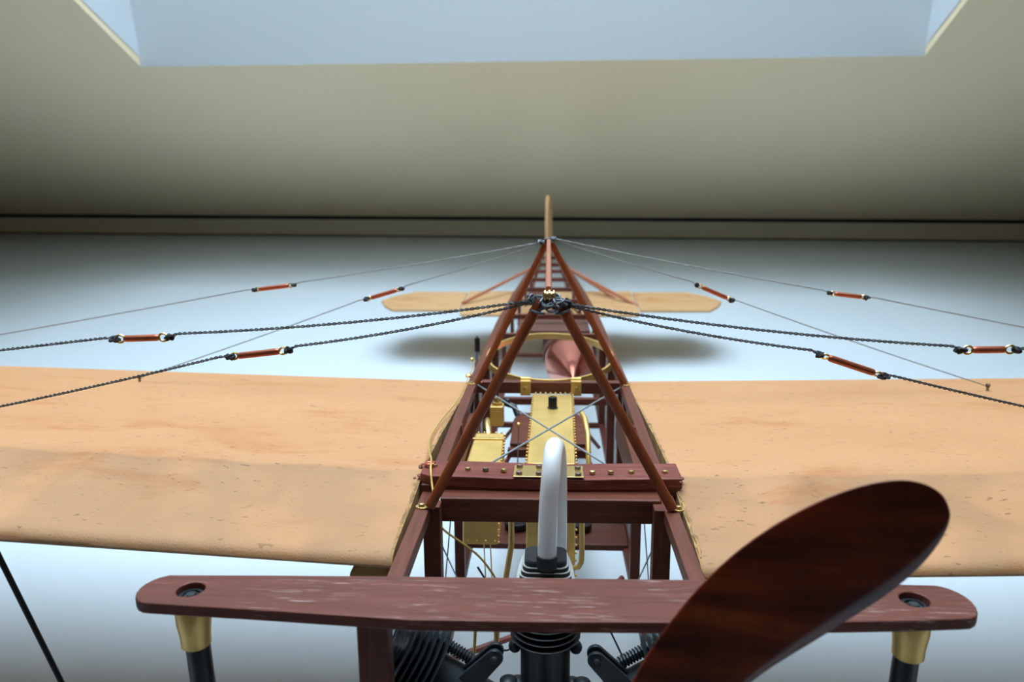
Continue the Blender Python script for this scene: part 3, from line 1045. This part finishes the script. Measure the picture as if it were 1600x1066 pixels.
def cable(start, anchor, t0, t1, sag, r, mat, bend0=(0, 0), bend1=(0, 0), eye_r=.11, label=None, roll=0.0, post=None):
    A, B = Vector(start), Vector(anchor)
    d = (B - A)
    L = d.length
    u = d / L
    E0, E1 = A + d * t0 + Vector((0, 0, bend0[1])), A + d * t1 + Vector((0, 0, bend1[1]))
    v = (E1 - E0).normalized()
    K0, K1 = E0 - v * .04, E1 + v * .04
    # inner run, slightly curved into its knot
    def run(P, Q, up):
        pts = []
        for i in range(9):
            t = i / 8
            pts.append(P.lerp(Q, t) + Vector((0, 0, -sag * 4 * t * (1 - t))))
        # little hook where the cord leaves the knot
        return pts
    inner = run(A, K0 + Vector((0, 0, .0)) - u * .22 + Vector((0, 0, .07)), 1) + [K0 - u * .08 + Vector((0, 0, .03)), K0]
    outer = [K1, K1 + u * .08 + Vector((0, 0, .03))] + run(K1 + u * .25 + Vector((0, 0, .05)), B, 1)
    root = part(twisted(inner, r, r * 7), 'bracing_cable', mat, label=label)
    part(twisted(outer, r, r * 7), 'cable_end', mat, root)
    Lb = (E1 - E0).length
    bl = Lb - 4 * eye_r
    e0, e1 = E0 + v * 2 * eye_r, E1 - v * 2 * eye_r
    a = v.cross(Vector((math.sin(roll), math.cos(roll), 0))).normalized()
    for e, s in ((E0, 1), (E1, -1)):
        c = e + v * s * eye_r
        pts = [c + v * math.cos(2 * math.pi * i / 16) * eye_r + a * math.sin(2 * math.pi * i / 16) * eye_r * .85 for i in range(16)]
        m = MB().tube(pts, .028, 6, closed=True)
        m.tube([c + v * s * eye_r, c + v * s * (eye_r + .12)], .045, 8)
        part(m, 'eye', 'brass_bright', root)
    part(MB().lathe(e0, v, [(.06, 0), (.082, .03), (.088, .08), (.088, bl - .08), (.082, bl - .03), (.06, bl)], 14), 'turnbuckle', 'copper', root,
         label='copper-red turnbuckle barrel')
    for e in (K0, K1):
        rr = random.Random(int(abs(e.x) * 1000))
        knotwork(e, .075, 6, .035, rr.randint(0, 9999), 'knot', root, 'knot', (1.1, 1, 1))
    if post:
        part(MB().lathe(B - Vector((0, 0, post)), (0, 0, 1), [(.10, 0), (.09, .02), (.05, .04), (.05, post), (.08, post + .02), (.08, post + .1), (0, post + .12)], 12), 'anchor', 'screw_dark', root)
        knotwork(B + Vector((0, 0, .04)), .06, 4, .03, 77, 'knot', root, 'knot', (1, 1, 1))
    return root


cable((-.40, -1, 5.15), (-34.58, -.3, 1.71), .268, .308, .12, .038, 'cable', (0, -.06), (0, .02), .115, 'dark cable from the front peak to the outer left wing')
cable((-.40, -1, 5.11), (-19.94, .3, 1.03), .318, .395, .10, .038, 'cable', (0, -.02), (0, .10), .10, 'dark cable from the front peak to the inner left wing', roll=1.3)
cable((.42, -1, 5.08), (34.5, -.3, 1.40), .280, .316, .12, .038, 'cable', (0, -.10), (0, .05), .115, 'dark cable from the front peak to the outer right wing')
cable((.42, -1, 5.05), (19.7, .3, .76), .327, .407, .10, .038, 'cable', (0, .10), (0, -.08), .10, 'dark cable from the front peak to the inner right wing', roll=1.2)
cable((-.30, 10.5, 5.66), (-31.25, 10, .48), .318, .368, .05, .03, 'steel', (0, -.02), (0, .05), .09, 'pale wire from the rear peak to the outer left wing', roll=.8)
cable((-.30, 10.5, 5.62), (-16.9, 10.5, .10), .334, .418, .05, .026, 'steel', (0, .05), (0, .1), .09, 'pale wire from the rear peak to the inner left wing', roll=1.2, post=.22)
cable((.30, 10.5, 5.78), (30.37, 10, .13), .349, .394, .05, .03, 'steel', (0, -.1), (0, 0), .09, 'pale wire from the rear peak to the outer right wing', roll=.8)
cable((.30, 10.5, 5.74), (17.2, 10.5, .02), .325, .402, .05, .026, 'steel', (0, .1), (0, -.02), .09, 'pale wire from the rear peak to the inner right wing', roll=.2, post=.25)

# ---- tail
def plate_wing(outline, th, name, mat, parent=None, label=None):
    return part(MB().prism(outline, (0, 0, th)), name, mat, parent, bevel=th * .45, label=label)


def tz(y):
    return -2.95 + (y - 42) * .075


stab = plate_wing([(x, y, tz(y)) for x, y in ((-7.35, 42.2), (7.35, 42.2), (7.5, 43.3), (7.5, 51), (-7.5, 51), (-7.5, 43.3))], .28, 'stabilizer', 'fabric_tail', label='tan fabric tailplane under the rear fuselage')
for sg in (-1, 1):
    o = [(7.53, 43.4), (13.3, 43.4), (14.2, 44.8), (14.9, 46.6), (14.0, 48.6), (12.4, 50.2), (7.53, 50.2)]
    o = [(sg * x, y, tz(y) + .0 + .1) for x, y in o]
    if sg < 0:
        o = o[::-1]
    plate_wing(o, .28, 'elevator', 'fabric_tail', label='tan elevator tip, %s' % ('left' if sg < 0 else 'right'))
for p, q in (((-1.9, 51, .0), (-7.5, 45.5, -2.3)), ((1.9, 51, 0), (7.5, 45.5, -2.5)), ((1.75, 53, -.1), (5.9, 48, -2.3))):
    part(MB().tube([p, q], .15, 8), 'tail_strut', 'strut_y')
rud = [(60.5, -1.0), (60.2, 4.5), (61.0, 6.2), (62.5, 6.6), (66, 6.3), (69.5, 5.0), (70.5, 2.5), (70.3, -1.0), (68.5, -3.0), (64, -3.2), (61.2, -2.6)]
part(MB().prism([(-.55 + (y - 60) * .045, y, z) for y, z in rud], (.36, 0, 0)), 'rudder', 'fabric_tail', bevel=.15, label='tan fabric rudder standing up at the tail end')
part(MB().tube([(0, 62, -1.0), (0, 63.5, -3.0), (0, 66.5, -4.1)], .15, 8), 'tail_skid', 'wood_z')

# ---- propeller
HUB = Vector((0, -8.5, -4.8))
# stations along the blade: centre x,z, half chord direction and width, pitch angle
outer = [(.30, -3.8), (.62, -2.2), (.98, -.75), (1.36, .36), (1.86, 1.30), (2.42, 2.14), (3.08, 2.82), (3.78, 3.32), (4.42, 3.64), (5.0, 3.79), (5.45, 3.74), (5.75, 3.52)]
inner = [(.85, -3.9), (1.42, -2.55), (2.25, -1.0), (3.15, .26), (3.72, .72), (4.22, 1.10), (4.66, 1.46), (5.06, 1.80), (5.40, 2.16), (5.66, 2.54), (5.82, 2.92), (5.85, 3.22)]


def blade(flip):
    m = MB()
    n = 14
    vs, fs = [], []
    for i, ((ax, az), (bx, bz)) in enumerate(zip(outer, inner)):
        A, B = Vector((ax, 0, az)), Vector((bx, 0, bz))
        f = i / (len(outer) - 1)
        tw = .55 * (1 - f) + .12                  # lower edge turned towards the nose
        th = .34 * (1 - f) + .07
        sec = []
        # front (camera) face from outer edge to inner edge, then bevel facet, then back
        for s, d in ((0, 0), (.12, -.05), (.3, -.10), (.5, -.12), (.68, -.12), (.80, -.10), (.86, -.05), (1.0, .45), (.97, .62), (.85, .8), (.6, .9), (.35, .8), (.15, .5), (.03, .2)):
            p = A.lerp(B, s)
            depth = d * th * 1.5 + tw * (s - .35) * -.35 - f * .15
            sec.append(Vector((p.x, depth, p.z)))
        vs += sec
    for i in range(len(outer) - 1):
        for j in range(n):
            fs.append((i * n + j, i * n + (j + 1) % n, (i + 1) * n + (j + 1) % n, (i + 1) * n + j))
    fs.append(tuple(range(n - 1, -1, -1)))
    fs.append(tuple((len(outer) - 1) * n + j for j in range(n)))
    out = []
    for v in vs:
        rel = Vector((v.x - HUB.x, v.y, v.z - HUB.z))
        if flip:
            rel.x, rel.z = -rel.x, -rel.z
        out.append((HUB.x + rel.x, HUB.y + rel.y, HUB.z + rel.z))
    m.add(out, fs)
    return m


prop = part(MB().lathe((0, -9.1, -4.8), (0, 1, 0), [(.7, 0), (.85, .1), (.85, 1.1), (.7, 1.2)], 28), 'propeller', 'prop', label='dark mahogany propeller')
for fl in (False, True):
    o = part(blade(fl), 'blade', 'prop', prop)
    sb = o.modifiers.new('smooth', 'SUBSURF')
    sb.levels = 2
    sb.render_levels = 2
part(MB().lathe((0, -9.3, -4.8), (0, 1, 0), [(.0, -.5), (.25, -.45), (.3, -.1), (.6, 0), (.6, .2)], 24), 'hub_nut', 'gun', prop)

# ---- front plank of the undercarriage
bk = [(-7.57, -5.47), (-5.5, -5.40), (-3.2, -5.34), (0, -5.28), (3.13, -5.23), (5.5, -5.22), (7.55, -5.25)]
fr_ = [(7.5, -6.42), (6.5, -6.52), (5.3, -6.61), (2.5, -6.75), (0, -6.83), (-2.4, -6.87), (-5.3, -6.66), (-7.4, -6.53)]
pl = list(bk)
for i in range(1, 10):
    a = math.pi / 2 - math.pi * i / 10
    pl.append((7.52 + .44 * math.cos(a), -5.84 + .585 * math.sin(a)))
pl += fr_
for i in range(1, 10):
    a = -math.pi / 2 - math.pi * i / 10
    pl.append((-7.45 + .44 * math.cos(a), -6.0 + .53 * math.sin(a)))
ZP0, ZP1 = .02, .25


def ring_pts(cx, cy, r, n=24, z=0):
    return [(cx + r * math.cos(2 * math.pi * i / n), cy + r * math.sin(2 * math.pi * i / n), z) for i in range(n)]


import bmesh
HOLES = ((-6.87, -6.0), (6.93, -5.79))


def plank_mesh():
    bm = bmesh.new()
    loops = [[(x, y) for x, y in pl]] + [[(x, y) for x, y, _ in ring_pts(hx_, hy_, .265)] for hx_, hy_ in HOLES]
    top_edges = []
    allv = []
    for lp in loops:
        vt = [bm.verts.new((x * S, y * S, ZP1 * S)) for x, y in lp]
        vb = [bm.verts.new((x * S, y * S, ZP0 * S)) for x, y in lp]
        allv.append((vt, vb))
        k = len(lp)
        for i in range(k):
            bm.faces.new((vb[i], vb[(i + 1) % k], vt[(i + 1) % k], vt[i]))
    te = [e for e in bm.edges if all(abs(v.co.z - ZP1 * S) < 1e-7 for v in e.verts)]
    be = [e for e in bm.edges if all(abs(v.co.z - ZP0 * S) < 1e-7 for v in e.verts)]
    bmesh.ops.triangle_fill(bm, edges=te, use_beauty=True)
    bmesh.ops.triangle_fill(bm, edges=be, use_beauty=True)
    bmesh.ops.recalc_face_normals(bm, faces=bm.faces)
    me = bpy.data.meshes.new('front_plank')
    bm.to_mesh(me)
    bm.free()
    me.materials.append(M['plank'])
    me.polygons.foreach_set('use_smooth', [True] * len(me.polygons))
    me.set_sharp_from_angle(angle=math.radians(38))
    return me


plank = bpy.data.objects.new('front_plank', plank_mesh())
COL.objects.link(plank)
plank.parent = AIR
plank['label'] = 'long brown plank with rounded ends across the nose'
bv = plank.modifiers.new('bevel', 'BEVEL')
bv.width = .035 * S
bv.segments = 2
bv.limit_method = 'ANGLE'
bv.harden_normals = True

# ---- landing gear below the plank
for k, (px_, py_) in enumerate(HOLES):
    sg = -1 if k == 0 else 1
    lean = .10 * -sg
    leg = part(MB().tube([(px_, py_, .1), (px_ + lean * 3.2, py_, -9.8)], .235, 20), 'gear_leg', 'black', label='black tubular landing leg')
    part(MB().lathe((px_, py_, .0), (lean * .1, 0, -1), [(.31, .0), (.33, .12), (.33, .42), (.29, .72), (.285, .92), (.25, .95)], 24), 'collar', 'brass', leg, label='brass collar under the plank')
    part(MB().lathe((px_, py_, .08), (0, 0, 1), [(.24, 0), (.24, .05), (.17, .06), (.16, .02), (.10, .02), (.09, .08), (0, .09)], 20), 'leg_cap', 'gun', leg)
    # wheel in its fork
    wc = Vector((sg * 7.6, -2.0, -10.35))
    wh = part(MB().tube([(wc.x, wc.y + 2.7 * math.cos(a * math.pi / 24), wc.z + 2.7 * math.sin(a * math.pi / 24)) for a in range(48)], .30, 12, closed=True), 'wheel', 'tyre')
    sp_ = MB()
    for a in range(16):
        th = 2 * math.pi * a / 16
        sp_.tube([(wc.x + (.25 if a % 2 else -.25), wc.y, wc.z), (wc.x, wc.y + 2.45 * math.cos(th), wc.z + 2.45 * math.sin(th))], .02, 5)
    part(sp_, 'spokes', 'steel', wh)
    part(MB().lathe((wc.x - .45, wc.y, wc.z), (1, 0, 0), [(.12, 0), (.22, .1), (.22, .8), (.12, .9)], 16), 'hub', 'brass', wh)
    part(MB().tube([(px_ + lean * 3, py_, -9.3), (wc.x - sg * .55, wc.y, wc.z)], .13, 8), 'wheel_fork', 'black', wh)
    part(MB().tube([(px_ + lean * 1.5, py_, -4.5), (wc.x - sg * .55, wc.y, wc.z)], .11, 8), 'wheel_fork', 'black', wh)
part(MB().box((-7.4, -6.5, -8.6), (7.4, -5.4, -8.2)), 'lower_beam', 'plank', bevel=.05)
# stout black bracing rod from the left wing down to the foot of the leg
rb = Vector((-11.33, -4.0, -3.38))
ROD_TOP = Vector((-12.54, -3.9, .27))
part(MB().tube([ROD_TOP, ROD_TOP + (rb - Vector((-12.29, -4.0, -.46))).normalized() * 9.9], .065, 10), 'bracing_rod', 'black', label='black bracing rod under the left wing')

# ---- three-cylinder fan engine
EC = Vector((0, -3.5, -5.0))
eng = part(MB().lathe(EC + Vector((0, -1.5, 0)), (0, 1, 0), [(.9, 0), (1.25, .12), (1.3, .3), (1.3, 2.2), (1.1, 2.6)], 32), 'engine', 'gun', label='dark fan-type engine with three finned cylinders')
part(MB().tube([EC + Vector((0, -1.4, .2)), EC + Vector((0, -4.2, .3))], .3, 16), 'crankshaft', 'gun', eng)


def rrect(hw, hd, r, n=4):
    pts = []
    for cx, cy, a0 in ((hw - r, hd - r, 0), (-hw + r, hd - r, 90), (-hw + r, -hd + r, 180), (hw - r, -hd + r, 270)):
        for i in range(n + 1):
            a = math.radians(a0 + 90 * i / n)
            pts.append((cx + r * math.cos(a), cy + r * math.sin(a)))
    return pts


def cylinder(ang, top, center=False):
    """one cylinder leaning by ang from upright; parts are laid out along its axis"""
    ax = Vector((math.sin(ang), 0, math.cos(ang)))
    rt = Vector((math.cos(ang), 0, -math.sin(ang)))
    fw = Vector((0, 1, 0))
    o = EC
    r0 = top - (2.05 if center else 1.25)
    nf = 8 if center else 6
    h0 = r0 + nf * .155
    fr = .80 if center else 1.06
    cyl = part(MB().lathe(o, ax, [(.62, .9), (.62, 1.15), (.57, 1.2), (.57, h0), (.3, h0)], 28), 'cylinder', 'black' if center else 'gun', eng)
    for i in range(nf):
        t = r0 + i * .155
        part(MB().lathe(o, ax, [(.5, t), (fr - .02, t + .015), (fr, t + .03), (fr - .02, t + .045), (.5, t + .06)], 36), 'fin', 'black' if center else 'gun', cyl)
    # head: stacked plates
    nh = 8 if center else 4
    core = MB()
    hh = top - h0
    for i in range(nh):
        t = h0 + hh * i / nh
        f = i / (nh - 1)
        hw = (.66 if center else .7) - .20 * f ** 1.5
        hd = (.56 if center else .75) - .16 * f ** 1.5
        pts = [o + ax * t + rt * a + fw * b for a, b in rrect(hw - .03, hd - .03, .19)]
        core.prism(pts, ax * (hh / nh if i < nh - 1 else .03))
        pts = [o + ax * t + rt * a + fw * b for a, b in rrect(hw, hd, .2)]
        part(MB().prism(pts, ax * .014), 'head_fin', 'fin_light' if center and i < nh - 1 else 'black' if center else 'gun', cyl)
    part(core, 'head_core', 'black', cyl)
    return cyl


ccyl = cylinder(0, 4.9, True)
cylinder(math.radians(-57), 4.5)
cylinder(math.radians(57), 4.5)
# valve gear, push rods and bolts in view under the plank
for sx in (-1, 1):
    a = Vector((sx * 1.15, -3.8, -2.62))
    b = Vector((sx * 1.78, -3.8, -3.3))
    u_ = (b - a).normalized()
    v_ = Vector((-u_.z, 0, u_.x))
    for dy in (0, .27):
        cap_ = [a + v_ * .2 * math.cos(t_ * math.pi / 8) - u_ * .2 * math.sin(t_ * math.pi / 8) for t_ in range(9)]
        cap_ += [b - v_ * .26, b + v_ * .26]
        part(MB().prism([p + Vector((0, dy, 0)) for p in cap_], (0, .12, 0)), 'rocker', 'gun', eng, bevel=.03)
    part(MB().lathe(a + Vector((0, -.12, 0)), (0, 1, 0), [(.05, 0), (.085, .03), (.09, .1), (.13, .11), (.13, .14), (.08, .15), (.08, .5)], 14), 'rocker_bolt', 'gun', eng)
    m = MB()
    c0, c1 = Vector((sx * 1.62, -3.35, -3.02)), Vector((sx * 2.6, -3.35, -2.38))
    dd = (c1 - c0)
    dl = dd.normalized()
    m.tube([c0, c1], .1, 10)
    for i in range(12):
        t = .12 + .8 * i / 12
        c = c0 + dd * t
        s1 = dl.orthogonal().normalized()
        s2 = dl.cross(s1)
        m.tube([c + (s1 * math.cos(k_ * .7854) + s2 * math.sin(k_ * .7854)) * .135 for k_ in range(8)], .022, 5, closed=True)
    part(m, 'valve_spring', 'gun', eng)
    part(MB().ball((sx * .70, -3.45, -2.5), .15, 12, 8, (1, 1, 1.1)), 'lifter_ball', 'gun', eng)
    part(MB().lathe((sx * .83, -3.85, -4.4), (0, 0, 1), [(.17, 0), (.17, 1.2), (.2, 1.22), (.2, 1.3), (.14, 1.34), (0, 1.34)], 16), 'tappet_guide', 'gun', eng)
    part(MB().lathe((sx * .62, -3.5, -3.9), (0, 0, 1), [(.26, 0), (.26, .25), (.2, .3), (.2, .55), (.1, .6), (0, .6)], 16), 'flange_nut', 'gun', eng)
    part(MB().lathe((sx * 1.12, -3.9, -4.35), (sx * .35, 0, 1), [(.16, 0), (.16, .75), (.19, .8), (.12, .92), (0, .92)], 14), 'stud_cover', 'gun', eng)
part(MB().tube(catmull([(-1.1, -3.2, -2.75), (-.85, -3.0, -2.9), (-.55, -2.9, -2.4), (-1.3, -2.8, -1.4), (-1.6, -2.8, -.9)]), .025, 6), 'ignition_wire', 'knot', eng)
part(MB().tube([(1.9, -3.0, -3.2), (1.0, -2.6, -1.4)], .025, 6), 'ignition_wire', 'knot', eng)
part(MB().tube([(-.5, -2.6, -1.95), (-1.5, -2.6, -1.9), (-1.55, -2.6, -1.6)], .035, 8), 'oil_line', 'brass', eng)
part(MB().tube([(-1.15, -2.2, -1.75), (-1.25, -2.3, -3.8)], .06, 8), 'oil_line', 'brass', eng)
part(MB().tube([(-1.65, -2.2, -1.75), (-1.8, -2.3, -3.8)], .04, 8), 'oil_line', 'brass', eng)
# white inlet hose arching back from the cylinder head
hose = catmull([(.03, -3.85, -.12), (.04, -3.9, .5), (.06, -3.9, 1.2), (.10, -3.85, 1.75), (.13, -3.62, 2.1), (.17, -3.25, 2.24), (.22, -2.9, 2.1), (.26, -2.7, 1.7), (.28, -2.65, .9), (.28, -2.7, -.4), (.26, -2.75, -1.2)], 8)
hs = part(MB().tube(hose, .205, 20), 'inlet_hose', 'white_tube', label='white hose arching over the middle cylinder')
part(MB().lathe((.03, -3.85, -.32), (.01, 0, 1), [(.19, 0), (.225, .02), (.235, .14), (.22, .2), (.235, .24), (.235, .32), (.2, .34)], 22), 'hose_band', 'rubber', hs, label='black band clamping the hose')
